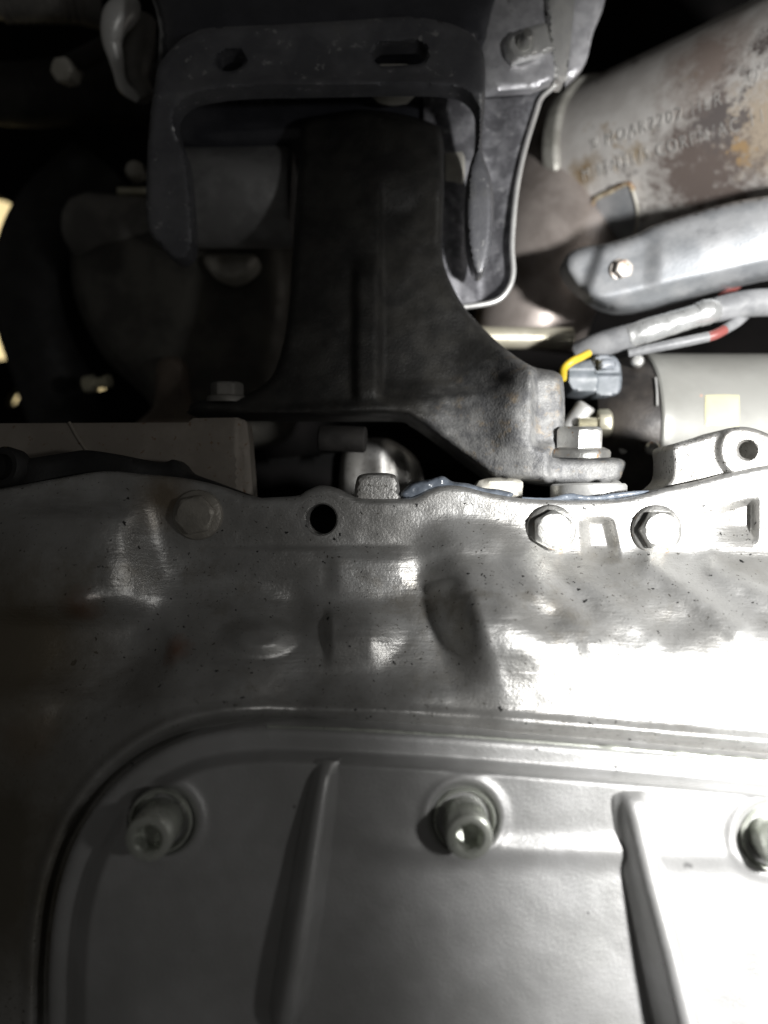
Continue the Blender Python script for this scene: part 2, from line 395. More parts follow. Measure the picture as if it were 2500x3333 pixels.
    pk = ss(2240, 2420, x) * (1 - ss(2440, 2474, x)) * ss(0, 30, y - (1616 + .28 * (2440 - x))) * (1 - ss(1700, 1790, y)); w -= 4.5 * pk
    # joint with the cover: raised lip, groove, ledge
    d = polydist(p, COVER, False); ins = inside(p, COVER); d = np.where(ins, -d, d)
    near = (1 - ss(30, 300, d)) * (1 - ss(700, 1000, x)); w = w * (1 - near) + 31.5 * near
    far = ss(150, 420, x)
    w += 2.2 * gs(d, 62, 22) - 3.0 * (1 - ss(14, 40, d)) * ss(-60, -20, d) - 6 * (1 - ss(-50, -20, d))
    w -= (1 - far) * 2 * ss(2300, 2700, y)
    body = ss(1780, 1900, y); w += (.55 * vn(x, y, 190) + .16 * vn(x, y + 40, 80)) * body + .10 * vn(x, y, 45) + .05 * vn(x, y, 22)
    # flange edge rounding, plus a fine cast waviness
    de = polydist(p, PAN_TOP, False); t = np.clip(1 - de / 24, 0, 1); w -= 1.8 * (1 - np.sqrt(np.maximum(0, 1 - t * t)))
    return w
PO = loc(1250, 2000, -20)
for (a, b, ww, r0, r1, cc, ns, na) in ((120, 2400, 15, .002, .012, (.30, .17, .10), 90, .012), (270, 1965, 12, .001, .007, (.36, .20, .13), 120, .008), (565, 2110, 17, .001, .006, (.34, .19, .13), 120, .008),
                                       (40, 2750, 12, .020, .050, (.20, .18, .14), 40, .03), (40, 2100, 10, .012, .034, (.26, .225, .17), 40, .03), (540, 1620, 0, .003, .012, (.30, .25, .19), 80, .012), (1720, 2130, 20, .0005, .0025, (.55, .40, .22), 200, .004)):
    add_spot(ALU, PO, loc(a, b, ww), r0, r1, cc, ns, na)
pan = thing('oil_pan', loc(1250, 2000, -20), 'large cast aluminium oil pan with bolted flange and rounded ridges', 'oil pan')
HOLE = (1045, 1690)
relief('pan_body', np.vstack([PAN_TOP, [(2700, 2620), (1400, 2560), (800, 2520), (520, 2650), (380, 2900), (340, 3560), (-160, 3560)]]), pan_w, 14, ALU, pan, 7.5,
       holes=[circle(*HOLE, 62, 48)], angle=60, hole_thick=1.2, dense=[(1880, 1670, 2040, 1860, 3.6), (2220, 1600, 2490, 1800, 4.5)])
x0 = loc(*HOLE, 0)
k = mmpx(0)
lathe('hole_boss', x0, (0, 0, 1), [(50 * k, -13), (50 * k, -.6), (55 * k, .02), (66 * k, .06), (76 * k, .0), (80 * k, -.3), (82 * k, -1.0)], ALU, pan, 64, cap=False)
relief('cast_tab', spline([(1152, 1640), (1158, 1570), (1180, 1543), (1270, 1541), (1296, 1565), (1306, 1640)], 6), lambda x, y: -3.0, 9, ALU3, pan, 10, edge=(16, 1.6))
ear_out = spline([(2085, 1640), (2150, 1590), (2182, 1555), (2188, 1500), (2185, 1462), (2200, 1444), (2260, 1428), (2327, 1408), (2370, 1394), (2420, 1389), (2468, 1399), (2520, 1425), (2560, 1470), (2570, 1540), (2560, 1620)], 6)
relief('mounting_ear', ear_out, lambda x, y: -4.0 + 2.0 * ss(110, 80, np.hypot(x - 2433, y - 1465)) - 1.2 * ss(2300, 2200, x), 16, ALU3, pan, 6, holes=[circle(2433, 1465, 28, 40)], edge=(18, 1.8), bstep=5)
lathe('ear_bore_floor', loc(2433, 1465, -14.5), (0, 0, 1), [(2.8, 0), (2.8, .3)], ALU3, pan, 20)

# ------------------------------------------------------------------ sump cover
CB = [(527, 2668), (1512, 2664), (2508, 2722)]
def cov_w(x, y):
    p = np.stack([x, y], 1); d = polydist(p, COVER[:-1], False)
    w = 35.5 + 6.0 * ss(70, 125, d)
    brk = 2765 + .02 * (x - 1500)
    w += np.where(y > brk, (y - brk) * .006, 0) * ss(60, 300, d) + 1.3 * gs(y, brk, 40) * ss(1150, 1350, x)
    for bx, by in CB:
        r = np.hypot(x - bx, y - by); w += -2.4 * (1 - ss(100, 117, r)) + .7 * gs(r, 128, 18)
    w += .16 * vn(x, y, 160) + .04 * vn(x, y, 45)
    return w
for (a, b, ww, r0, r1) in ((1545, 2917, 46, .0002, .0009), (2236, 2821, 43, .0002, .0012), (2252, 2825, 43, .0002, .0010)):
    add_spot(ALU2, loc(1400, 2900, 30), loc(a, b, ww), r0, r1, (.05, .05, .05), 400, .0012)
cover = thing('sump_cover', loc(1400, 2900, 30), 'pale aluminium sump cover with two tapering ribs and rounded corner', 'sump cover')
relief('cover_plate', COVER, cov_w, 12, ALU2, cover, 9, edge=(34, 2.2), angle=60, dense=[(850, 2355, 2720, 2530, 6)])
ed_ = spline([(870, 2362), (1150, 2372), (1500, 2393), (1900, 2424), (2300, 2458), (2720, 2496)], 14)
tube('edge_bead', [(a, b + 3, 34.2) for a, b in ed_], [.35 + .12 * random.random() + (.35 if (a > 1750 and random.random() < .16) else 0) for a, b in ed_], CAPST, cover, 10, 2)
def rib(pts, label=None):
    V = []; F = []; m = 0
    for (x, y, hw, h, base) in spline(pts, 10):
        prof = [(-2.6, -3), (-2.3, .1), (-1.7, h * .18), (-1.2, h * .5), (-.9, h * .85), (-.5, h * .98), (0, h), (.5, h * .98), (.9, h * .85), (1.2, h * .5), (1.7, h * .18), (2.3, .1), (2.6, -3)]
        c = loc(x, y, base)
        for a, b in prof: V.append(c + np.array([a * hw, 0, b]))
        m += 1
    n = 13
    for i in range(m - 1):
        for j in range(n - 1): F.append((i * n + j, i * n + j + 1, (i + 1) * n + j + 1, (i + 1) * n + j))
    F.append(tuple(range(n - 1, -1, -1))); F.append(tuple((m - 1) * n + j for j in range(n)))
    return build('rib', np.array(V), F, ALU2, cover, True, 70)
rib([(1066, 2478, 1.2, 1, 41), (1056, 2530, 1.5, 4, 41.2), (1030, 2700, 1.8, 6, 41.4), (1000, 2900, 2.1, 8, 42), (968, 3100, 2.2, 9, 43), (942, 3250, 2.1, 8, 44), (928, 3330, 1.6, 4, 44.5), (920, 3380, 1.2, .5, 45)])
rib([(2056, 2570, 2.0, 1, 41), (2058, 2610, 2.3, 4, 41.4), (2090, 2790, 2.4, 6.5, 41.4), (2150, 3050, 2.6, 9, 43), (2212, 3333, 2.8, 11, 44.5), (2262, 3560, 2.9, 12, 45.5)])

def socket_bolt(px, py, w, label, tilt=0):
    t = thing('socket_bolt', loc(px, py, w), label, 'bolt', 'socket head bolts in the sump cover')
    b = loc(px, py, w); R = 5.3
    lathe('flange_washer', b, (0, 0, 1), [(7.5, -1), (7.7, 0), (7.7, 1.0), (7.45, 1.5), (7.0, 1.5), (6.7, 1.0), (6.5, -1.6), (4.0, -1.8)], CAPST, t, 56)
    lathe('cap_head', b, (0, 0, 1), [(5.0, -1.8), (R, -1.2), (R, 10.2), (5.05, 10.8), (4.7, 11.0), (3.5, 11.0), (3.25, 10.7), (2.85, 10.4, 1), (2.8, 6.0, 1), (1.2, 5.2), (.3, 5.0)], CAPST, t, 60, rot=.3)
for (bx, by), lb in zip(CB, ('socket head bolt in shadow at the rounded corner of the sump cover', 'socket head bolt between the two ribs of the sump cover', 'socket head bolt beyond the thick lit rib of the sump cover')):
    socket_bolt(bx, by, 39.4, lb)
def flange_bolt(px, py, w, label, rot, axis=(0, 0, 1), s=1.0, m=None, hh=4.6, group='hex bolts in the oil pan flange', name='flange_bolt'):
    t = thing(name, loc(px, py, w), label, 'bolt', group); b = loc(px, py, w); m = m or STEEL
    lathe('bolt_flange', b, axis, [(7.3 * s, -.8), (7.35 * s, .5 * s), (7.0 * s, 1.1 * s), (5.6 * s, 1.7 * s)], FLG if m is STEEL else m, t, 60)
    lathe('hex_head', b, axis, [(5.2 * s, 1.0 * s, 1), (5.25 * s, (hh - 1) * s, 1), (5.15 * s, (hh - .5) * s, .8), (4.8 * s, hh * s, 0), (4.3 * s, (hh + .08) * s)], m, t, 72, rot=rot, angle=25)
    return t
flange_bolt(644, 1676, .2, 'dull hex bolt in the scalloped corner of the oil pan flange', .2, m=mat('dull_bolt_steel', (.32, .30, .265), (.42, .395, .35), .4, .5, 120, .3, 1200, .1))
flange_bolt(1793, 1725, .2, 'bright hex flange bolt between the sealant bead and the square pocket', math.pi / 6)
flange_bolt(2137, 1725, .2, 'bright hex flange bolt below the mounting ear of the oil pan', 0.0)

# ------------------------------------------------------------------ sealant and rubber along the joint
tag(relief('sealant_bead', spline([(1306, 1616), (1321, 1588), (1348, 1570), (1397, 1560), (1440, 1549), (1473, 1567), (1521, 1573), (1576, 1588), (1630, 1594), (1672, 1610), (1600, 1640), (1400, 1640)], 5, True),
    lambda x, y: -2.4 + .8 * vn(x, y * 1.5, 40) + .25 * vn(x, y, 14), 6, SEAL, None, 6, edge=(14, 2.6), angle=80), 'thick wet blue-grey sealant squeezed out beside the small cast tab', 'sealant')
tag(tube('sealant_bead', [(1700, 1622, -4), (1790, 1626, -3), (1850, 1617, -3), (1930, 1622, -2.6), (2000, 1614, -2.8), (2060, 1606, -3), (2110, 1600, -4)],
     [.4, .6, 1.0, .7, .9, .7, .4], SEAL, None, 12, 9, .15), 'thin blue-grey sealant line below the bracket foot bolt', 'sealant')
rub = thing('rubber_strip', loc(300, 1520, -8), 'black ragged rubber strip lying along the joint over the scalloped corner', 'rubber strip')
relief('strip', spline([(40, 1500), (108, 1490), (217, 1473), (282, 1465), (380, 1478), (461, 1494), (532, 1505), (564, 1495), (591, 1511), (618, 1540), (705, 1572), (840, 1630), (700, 1640), (450, 1600), (200, 1610), (40, 1620)], 5, True),
       lambda x, y: -5 + 1.2 * np.sin(x * .02), 8, RUBBER, rub, 12, edge=(30, 3))
lathe('end_ring', loc(52, 1530, -8), (-.25, .1, 1), [(4, 0), (6.2, .5), (6.4, 5), (5.6, 6.4), (4.0, 6.2), (3.6, 4), (1, 3.8)], RUBBER, rub, 36)

# ------------------------------------------------------------------ engine block behind the flange
blk = thing('engine_block', loc(400, 1600, -30), 'flat tan machined engine block face with a curved line, behind the black rubber strip', 'engine block')
relief('block_face', [(-220, 1379), (618, 1375), (624, 1361), (776, 1359), (803, 1370), (811, 1440), (825, 1640), (-220, 1720)], lambda x, y: -22 - 2.5 * ss(772, 790, x), 9, PLATE, blk, 16, edge=(7, .8))
tube('cast_line', [(225, 1374, -22), (250, 1420, -21.9), (282, 1466, -21.9), (330, 1520, -22)], .55, PLATE, blk, 8)
relief('side_face', [(818, 1500), (1140, 1470), (1700, 1540), (2080, 1540), (2100, 1680), (818, 1680)], lambda x, y: -90, 20, BAY, blk, 30)  # near-black face: the shade of the gap is put into its colour
bb = thing('block_casting', loc(1250, 1540, -70), 'blurred bright rounded casting in the dark gap below the mount bracket', 'casting')
relief('boss', spline([(1110, 1500), (1150, 1440), (1230, 1425), (1290, 1440), (1360, 1500), (1380, 1590), (1340, 1660), (1130, 1660)], 6, True), lambda x, y: -78 + 5 * gs(x, 1240, 40) + 4 * gs(x, 1330, 40), 18, ALU3, bb, 14, edge=(60, 8))
lathe('collar', loc(1040, 1425, -45), (1, -.05, .1), [(4, 0), (4.6, .5), (4.6, 16), (4, 16.5)], DARK, bb, 30)
sp = thing('machined_spacer', loc(1900, 1600, -14), 'shiny machined spacer under the rusty bracket foot', 'spacer')
lathe('spacer_ring', loc(1915, 1650, -18), (0, 1, 0), [(11, -2), (11.8, 0), (11.8, 6.6), (11.3, 7.2), (4, 7.2)], ZINCB, sp, 48)
lathe('dowel', loc(2000, 1588, -14), (0, .3, 1), [(2.4, -3), (2.4, 1), (1.8, 2), (.4, 2.3)], STEEL, sp, 24)
bs = thing('machined_pad', loc(1650, 1600, -25), 'small pale machined pad under the sloping edge of the mount bracket', 'pad')
relief('pad', spline([(1560, 1565), (1690, 1560), (1700, 1600), (1690, 1660), (1560, 1660)], 4, True), lambda x, y: -20, 8, PALE, bs, 14, edge=(14, 1.5))

# ------------------------------------------------------------------ engine mount bracket
BR = spline([(978, 420), (990, 388), (1060, 372), (1180, 356), (1300, 370), (1400, 398), (1440, 440), (1446, 600), (1440, 800), (1452, 881), (1505, 990), (1576, 1071), (1650, 1138), (1733, 1192),
             (1815, 1212), (1836, 1260), (1836, 1400), (1812, 1450), (1822, 1488), (2016, 1492), (2028, 1536), (1990, 1575), (1850, 1578), (1720, 1562), (1628, 1558), (1587, 1543), (1505, 1483), (1397, 1402), (1342, 1366), (1288, 1350), (1000, 1350), (640, 1346),
             (618, 1334), (640, 1306), (780, 1290), (868, 1245), (912, 1160), (940, 1000), (960, 700), (974, 500)], 5, True)
def br_w(x, y):
    w = np.interp(y, [350, 700, 1200, 1350], [-66, -56, -38, -32])
    f = ss(1450, 1780, x) * ss(1050, 1250, y); w = w * (1 - f) + (-16) * f
    w += 4.5 * ss(60, 20, np.abs(x - 1195)) * ss(820, 900, y) * (1 - ss(1270, 1330, y))      # middle web
    w -= 4.0 * ss(1228, 1250, x) * (1 - ss(1500, 1640, x - .5 * (y - 1000))) * ss(560, 700, y) * (1 - ss(1230, 1300, y))
    w += 3.5 * ss(1285, 1330, y + .1 * (x - 1200)) * (1 - f)
    w -= 7 * ss(1722, 1752, x) * (1 - ss(1430, 1470, y)) + 4 * ss(1455, 1490, y) * ss(1780, 1800, x)     # block side and bolt seat
    w += 3.2 * ss(1180, 1240, y) * gs(x, 1680, 70) * (1 - ss(1420, 1500, y))
    w += .5 * vn(x, y, 90) + .22 * vn(x, y, 35)
    return w
mb = thing('engine_mount_bracket', loc(1300, 1000, -50), 'tall black cast iron engine mount bracket flaring to a worn rusty foot', 'bracket')
relief('bracket_arm', BR, br_w, 20, IRON, mb, 9, edge=(26, 6), angle=60)
flange_bolt(1885, 1478, -24, 'large hex bolt standing upright on the rusty bracket foot', .25, (0, 1, .12), 1.35, STEEL, 6.5, None, 'bracket_bolt')
flange_bolt(740, 1300, -40, 'dark hex bolt on the unlit foot of the mount bracket', .1, (0, 1, .1), .95, GRIME, 6.2, None, 'bracket_bolt')

# ------------------------------------------------------------------ rubber bushing in the subframe bracket
bu = thing('mount_bushing', loc(790, 640, -90), 'scuffed dark bushing barrel left of the mount bracket arm', 'bushing')
lathe('barrel', loc(585, 645, -96), (1, 0, .02), [(15, 0), (19.5, 1.5), (20, 3), (20, 46), (19, 48), (10, 48.5)], mat('scuffed_barrel', (.30, .30, .30), (.42, .42, .42), .3, .45, 70, .2, 1100, .1, patches=[((.34, .34, .33), 190, .665, .70)]), bu, 56)
sl = thing('bushing_sleeve', loc(1480, 600, -90), 'pale steel bushing sleeve squeezed between bracket arm and black strap', 'sleeve')
lathe('sleeve', loc(1440, 580, -84), (1, 0, 0), [(11, 0), (11.5, .6), (11.5, 7), (10.5, 8), (5, 8)], PALE, sl, 44)
lathe('nut', loc(1440, 700, -92), (1, 0, 0), [(6, 0, 1), (6.2, .5, 1), (6.2, 8, 1), (5.6, 9)], PALE, sl, 36)

# ------------------------------------------------------------------ black stamped subframe bracket
sf = thing('subframe_bracket', loc(1050, 200, -60), 'black stamped steel strap with one oval hole and one long slot', 'bracket')
SFO = spline([(505, 260), (521, 206), (570, 146), (624, 108), (690, 90), (900, 80), (1125, 67), (1315, 55), (1424, 66), (1505, 93), (1554, 132), (1577, 190), (1580, 310), (1570, 440), (1572, 505), (1598, 580), (1608, 678), (1600, 800), (1578, 882), (1549, 893),
              (1526, 820), (1518, 705), (1525, 560), (1548, 480), (1553, 400), (1550, 345), (1522, 306), (1470, 286), (1342, 278), (1000, 284), (800, 288), (690, 300), (612, 322), (570, 372), (580, 440), (608, 520), (626, 700), (628, 800), (612, 838), (575, 848), (522, 800), (478, 720), (482, 450)], 5, True)
slot = np.vstack([circle(1250, 178, 37, 40)[10:31], circle(1352, 173, 37, 40)[-10:], circle(1352, 173, 37, 40)[:11]])
relief('strap', SFO, lambda x, y: np.interp(y, [60, 300, 480, 900], [-46, -44, -52, -58]) + 2.5 * gs(y, 275, 30) * ss(600, 700, x) * (1 - ss(1400, 1500, x)), 7, PAINT, sf, 9,
       holes=[circle(750, 198, 47, 48, 33, -.25), slot], edge=(18, 2.0), bstep=7)
cm = thing('crossmember', loc(1050, 0, -80), 'glossy black rounded crossmember above the slotted strap', 'crossmember')
relief('shell', spline([(540, -260), (520, 100), (512, 300), (560, 500), (1040, 500), (1500, 500), (1572, 300), (1590, 100), (1590, -260)], 5, True), lambda x, y: -58 - 26 * ss(95, 330, y) + 6 * np.sin(np.clip((y + 60) / 110, -1, 1) * 1.2), 12, GLOSS, cm, 20, edge=(110, 14))
hb = thing('strap_bolt', loc(1280, 300, -70), 'small pale bolt head peeking out under the long slot', 'bolt')
lathe('hex_head', loc(1280, 262, -62), (0, -1, .1), [(9, 0, 1), (9.2, 1, 1), (9.2, 3.4, 1), (7.5, 5)], PALE, hb, 36)

# ------------------------------------------------------------------ galvanised sheet bracket at the right of the strap
sh = thing('sheet_bracket', loc(1700, 500, -90), 'grey galvanised sheet bracket with a bright rolled edge', 'bracket')
relief('upper_plate', [(1560, -200), (1790, -200), (1781, 0), (1790, 120), (1806, 230), (1800, 262), (1735, 288), (1560, 299)], lambda x, y: -64, 4, ZINC, sh, 14, edge=(8, 1))
relief('fold', spline([(1781, -200), (1778, 60), (1800, 200), (1806, 262), (1840, 256), (1862, 100), (1880, -200)], 6, True), lambda x, y: -61 - 8 * ss(1800, 1870, x + .12 * y), 6, ZINCB, sh, 12, edge=(14, 3))
LE = [(1845, 250), (1800, 285), (1763, 318), (1744, 369), (1708, 488), (1681, 624), (1667, 787), (1670, 895), (1645, 955), (1600, 985), (1505, 1000)]
relief('lower_plate', np.vstack([[(1380, 300), (1560, 303), (1735, 292)], spline(LE, 5), [(1440, 960), (1380, 700)]]), lambda x, y: -74 - 3 * gs(x, 1600, 60) - 5 * gs(x, 1560, 50) * ss(500, 800, y), 4, ZINCD, sh, 14, edge=(9, 1))
tube('rolled_edge', [(a, b, -72.5) for a, b in LE], 1.05, ZINCB, sh, 10, 6)
relief('side_flange', spline([(1872, -200), (1985, -200), (1969, 0), (1930, 110), (1905, 206), (1850, 262), (1842, 250)], 5, True), lambda x, y: -84, 4, ZINC, sh, 16, edge=(10, 1))
cl = thing('retaining_clip', loc(1702, 148, -62), 'small bright bent clip with a round stud on the galvanised sheet', 'clip')
relief('clip_plate', [(1641, 141), (1654, 119), (1708, 92), (1779, 73), (1800, 157), (1763, 176), (1700, 192), (1668, 205), (1648, 180)], lambda x, y: -60.5 + 1.5 * gs(np.hypot(x - 1702, y - 145), 38, 12), 2.5, ZINCB, cl, 8, edge=(7, .8))
lathe('stud', loc(1702, 148, -61), (.1, .1, 1), [(2.6, 0), (2.4, 5), (1.7, 6.6), (.3, 7)], STEEL, cl, 24)

# ------------------------------------------------------------------ catalytic converter and exhaust
cat = thing('catalytic_converter', loc(2200, 420, -110), 'scorched stainless catalytic converter with stamped lettering and rust patches', 'catalytic converter')
A = loc(1986, 575, -168); B = loc(2700, 318, -91); ax = (B - A) / np.linalg.norm(B - A); R0 = 46.4
lathe('shell', A, ax, [(R0 - 1.5, 0), (R0, 1), (R0, 62), (R0 + .3, 66), (R0 + .3, 150)], CAT, cat, 120)
lathe('weld_ring', A, ax, [(R0 - 3, -9), (R0 + .4, -8), (R0 + 2.4, -6), (R0 + 2.8, -3), (R0 + 2.4, .2), (R0 + 1.0, 1.6), (R0 - .5, 2.0)], mat('weld_seam', (.42, .41, .37), (.62, .61, .56), .6, .38, 130, .5, 500, .1), cat, 120)
lathe('cone', A, -ax, [(R0 - 1, 3), (R0 - 1, 9), (R0 - 6, 18), (R0 - 15, 30), (24, 40), (10, 44)], PIPE, cat, 80)
op = thing('exhaust_pipe', loc(1750, 900, -120), 'brown scorched exhaust pipe behind the rolled sheet edge', 'exhaust pipe')
tube('pipe', [(1950, 450, -205), (1915, 530, -196), (1870, 620, -184), (1800, 800, -162), (1745, 980, -148), (1712, 1120, -150)], [37, 40, 40, 35, 29, 27], PIPE, op, 48, 8)
lathe('flange_rim', loc(1540, 1098, -100), (1, -.01, 0), [(2, 0), (4.6, 1), (4.6, 42), (2, 43)], mat('heat_tinted_rim', (.60, .56, .44), (.72, .68, .56), .5, .4, 80, .15, 700, .1), op, 32)
# stamped lettering bent round the shell
nrm = np.array([0, 0, 1.0]) - ax * ax[2]; nrm /= np.linalg.norm(nrm); upv = np.cross(nrm, ax)
if upv[1] < 0: upv = -upv
tmm = mat('stamped_edge', (.42, .415, .40), (.50, .49, .47), .3, .42, 100, .05, 600)
def cylp(a, b):
    c = np.array([0, 0, D]); d = loc(a, b, 0) - c; oc = c - A
    dp = d - ax * (d @ ax); o_ = oc - ax * (oc @ ax); qa, qb, qc = dp @ dp, 2 * dp @ o_, o_ @ o_ - R0 * R0
    return c + (-qb - math.sqrt(max(0, qb * qb - 4 * qa * qc))) / (2 * qa) * d
def cylw(x, y): return np.array([cylp(a, b)[2] for a, b in zip(np.atleast_1d(x), np.atleast_1d(y))])
def stamped(txt, p0, p1, size):
    cu = bpy.data.curves.new('t', 'FONT'); cu.body = txt; cu.size = size; cu.space_character = 1.3; cu.offset = -.02 * size; cu.resolution_u = 3
    o = bpy.data.objects.new('t', cu); col.objects.link(o); dg = bpy.context.evaluated_depsgraph_get()
    me = o.evaluated_get(dg).to_mesh(); V = np.array([v.co[:] for v in me.vertices]); F = [tuple(p.vertices) for p in me.polygons]
    o.evaluated_get(dg).to_mesh_clear(); bpy.data.objects.remove(o); bpy.data.curves.remove(cu)
    P0, P1 = cylp(*p0), cylp(*p1); f0 = [math.atan2((P - A) @ upv, (P - A) @ nrm) for P in (P0, P1)]; s0, s1 = (P0 - A) @ ax, (P1 - A) @ ax
    V[:, 0] -= V[:, 0].min(); V[:, 0] /= V[:, 0].max(); out = []
    for dz in (.45, -.3):
        for x, y, z in V:
            f = f0[0] + x * (f0[1] - f0[0]) + y / R0; out.append(A + ax * (s0 + x * (s1 - s0)) + (R0 + dz) * (math.cos(f) * nrm + math.sin(f) * upv))
    n = len(V); ed = {}
    for f in F:
        for i in range(len(f)):
            e = (f[i], f[(i + 1) % len(f)]); ed[tuple(sorted(e))] = ed.get(tuple(sorted(e)), []) + [e]
    F2 = list(F) + [(e[0][1], e[0][0], e[0][0] + n, e[0][1] + n) for e in ed.values() if len(e) == 1]
    return build('stamped_lettering', np.array(out), F2, tmm, cat, False)
stamped('% MOAR2202 HLR', (1926, 492), (2352, 342), 7.6)
stamped('MIBENTL/S.CORPN/AC 11', (1902, 588), (2486, 400), 7.6)
stamped('O', (2438, 274), (2470, 264), 7.0)
for (a, b, r0, r1, cc, ns, na) in ((2490, 420, .010, .022, (.50, .42, .33), 130, .05), (2290, 560, .012, .028, (.19, .155, .14), 150, .07), (2340, 390, .006, .012, (.17, .15, .145), 150, .055), (2420, 500, .001, .005, (.45, .31, .17), 200, .035),
                                   (2300, 190, .006, .024, (.33, .27, .24), 110, .05), (1905, 560, .002, .009, (.30, .22, .13), 120, .02), (2070, 500, .000, .008, (.36, .28, .18), 140, .03)):
    add_spot(CAT, CO, cylp(a, b), r0, r1, cc, ns, na)
# welded tab
TAB = spline([(1926, 662), (1936, 640), (1990, 616), (2044, 592), (2066, 622), (2078, 690), (2074, 800), (1950, 830), (1952, 760), (1944, 700)], 5, True)
relief('welded_tab', TAB, lambda x, y: cylw(x, y) + 2.6, 4, SHIELD, cat, 10, edge=(8, 1.2))
tube('tab_weld', [(a, b, float(cylw(a, b)[0]) + 2.2) for a, b in [(1930, 668), (1940, 646), (1990, 622), (2044, 598), (2060, 622)]], 1.1, RUST, cat, 10, 6, .2)
tube('tab_rim', [(a, b, float(cylw(a, b)[0]) + 2.6) for a, b in [(2060, 622), (2074, 680), (2072, 740), (2062, 770)]], .8, PALE, cat, 8, 6)
hs = thing('heat_shield', loc(2200, 850, -80), 'dull grey pressed heat shield with rounded end below the lettered converter', 'heat shield')
relief('pressed_shell', spline([(1833, 868), (1850, 825), (1900, 803), (1980, 790), (2077, 758), (2142, 728), (2360, 662), (2500, 636), (2750, 590), (2750, 850), (2500, 902), (2305, 949), (2120, 1000), (2040, 1012), (1980, 1004), (1915, 972), (1858, 918)], 6, True),
       lambda x, y: -78 + .03 * (x - 1900) + 3.5 * ss(1905, 1950, x + .35 * (y - 880)) + 2.0 * ss(2090, 2160, x) * gs(y + .3 * (x - 2100), 850, 90) - 4 * ss(60, 0, (1010 - .23 * (x - 2000)) - y), 6, SHIELD, hs, 11, edge=(34, 5))
flange_bolt(2020, 880, -72, 'pale rusty hex bolt holding the heat shield end', .3, (.12, -.1, 1), .62, mat('rusty_pale_bolt', (.55, .50, .46), (.66, .62, .57), .4, .5, 300, .3, 900, .1, patches=[((.35, .2, .12), 300, .56, .66)]), 6.5, None, 'shield_bolt')

# ------------------------------------------------------------------ wiring
wh = thing('wiring_harness', loc(2200, 1060, -60), 'silver taped wiring harness running above the starter motor', 'wiring harness')
tube('matte_sleeve', [(1885, 1150, -72), (1960, 1120, -66), (2060, 1092, -62)], [4.6, 4.8, 4.6], CONDUIT, wh, 24)
tube('taped_section', [(2046, 1096, -62), (2120, 1072, -60), (2200, 1048, -60), (2290, 1020, -60)], [4.3, 4.5, 4.3, 4.1], TAPE, wh, 28, 10, .03)
tube('tape_collar', [(2268, 1026, -60), (2300, 1016, -60), (2335, 1008, -61)], [4.4, 4.7, 4.1], TAPE, wh, 22, 6, .05)
tube('conduit', [(2325, 1010, -61), (2420, 990, -62), (2520, 984, -64), (2650, 985, -66)], [4.6, 5.0, 5.2, 5.2], CONDUIT, wh, 28)
tube('branch_sleeve', [(2045, 1150, -60), (2140, 1130, -58), (2230, 1112, -57), (2305, 1096, -57)], [1.5, 1.8, 1.9, 1.9], CONDUIT, wh, 18)
tube('red_wire', [(2303, 1097, -57), (2330, 1088, -57), (2358, 1073, -58)], [1.8, 1.85, 1.8], RED, wh, 18)
tube('branch_tail', [(2356, 1074, -58), (2400, 1046, -62), (2440, 1010, -74)], [1.9, 2.0, 2.0], CONDUIT, wh, 18)
tube('red_wire', [(2350, 965, -70), (2380, 945, -78), (2400, 930, -90)], 1.6, RED, wh, 12)
cn = thing('wire_connector', loc(1930, 1220, -70), 'blue-grey plastic wire connector beside the yellow wire', 'connector')
relief('rear_body', spline([(1848, 1190), (1890, 1176), (1940, 1170), (1948, 1210), (1946, 1272), (1900, 1278), (1852, 1262)], 4, True), lambda x, y: -62 + 2 * gs(y, 1200, 20), 14, CONN, cn, 7, edge=(7, 1.4))
relief('front_body', spline([(1930, 1162), (1990, 1155), (2018, 1185), (2024, 1240), (2010, 1284), (1942, 1288), (1934, 1240)], 4, True), lambda x, y: -60 - 3 * ss(1215, 1225, y), 14, CONN, cn, 7, edge=(7, 1.4))
relief('latch', [(1950, 1168), (2004, 1166), (2006, 1200), (1952, 1204)], lambda x, y: -56.5, 6, CONN, cn, 9, edge=(8, 1))
tag(tube('yellow_wire', [(1915, 1150, -60), (1890, 1163, -56), (1860, 1178, -54), (1836, 1200, -55), (1832, 1232, -60)], 1.45, YELLOW, None, 14), 'short bent bright yellow wire above the connector', 'wire')
sd = thing('terminal_stud', loc(1920, 1380, -60), 'yellowish threaded terminal stud and nut behind the bracket foot bolt', 'stud')
lathe('threaded_stud', loc(1880, 1381, -60), (1, 0, .1), sum([[(2.1, i * .8), (2.5, i * .8 + .4)] for i in range(10)], []), STUD, sd, 24)
lathe('nut', loc(1946, 1378, -60), (1, 0, .1), [(4.4, 0, 1), (4.7, .5, 1), (4.7, 4, 1), (4.2, 4.8)], STUD, sd, 36)
lathe('terminal_lug', loc(1850, 1405, -66), (.55, .8, .2), [(3, 0), (4, 1), (4, 11), (3.2, 12)], ZINCB, sd, 30)

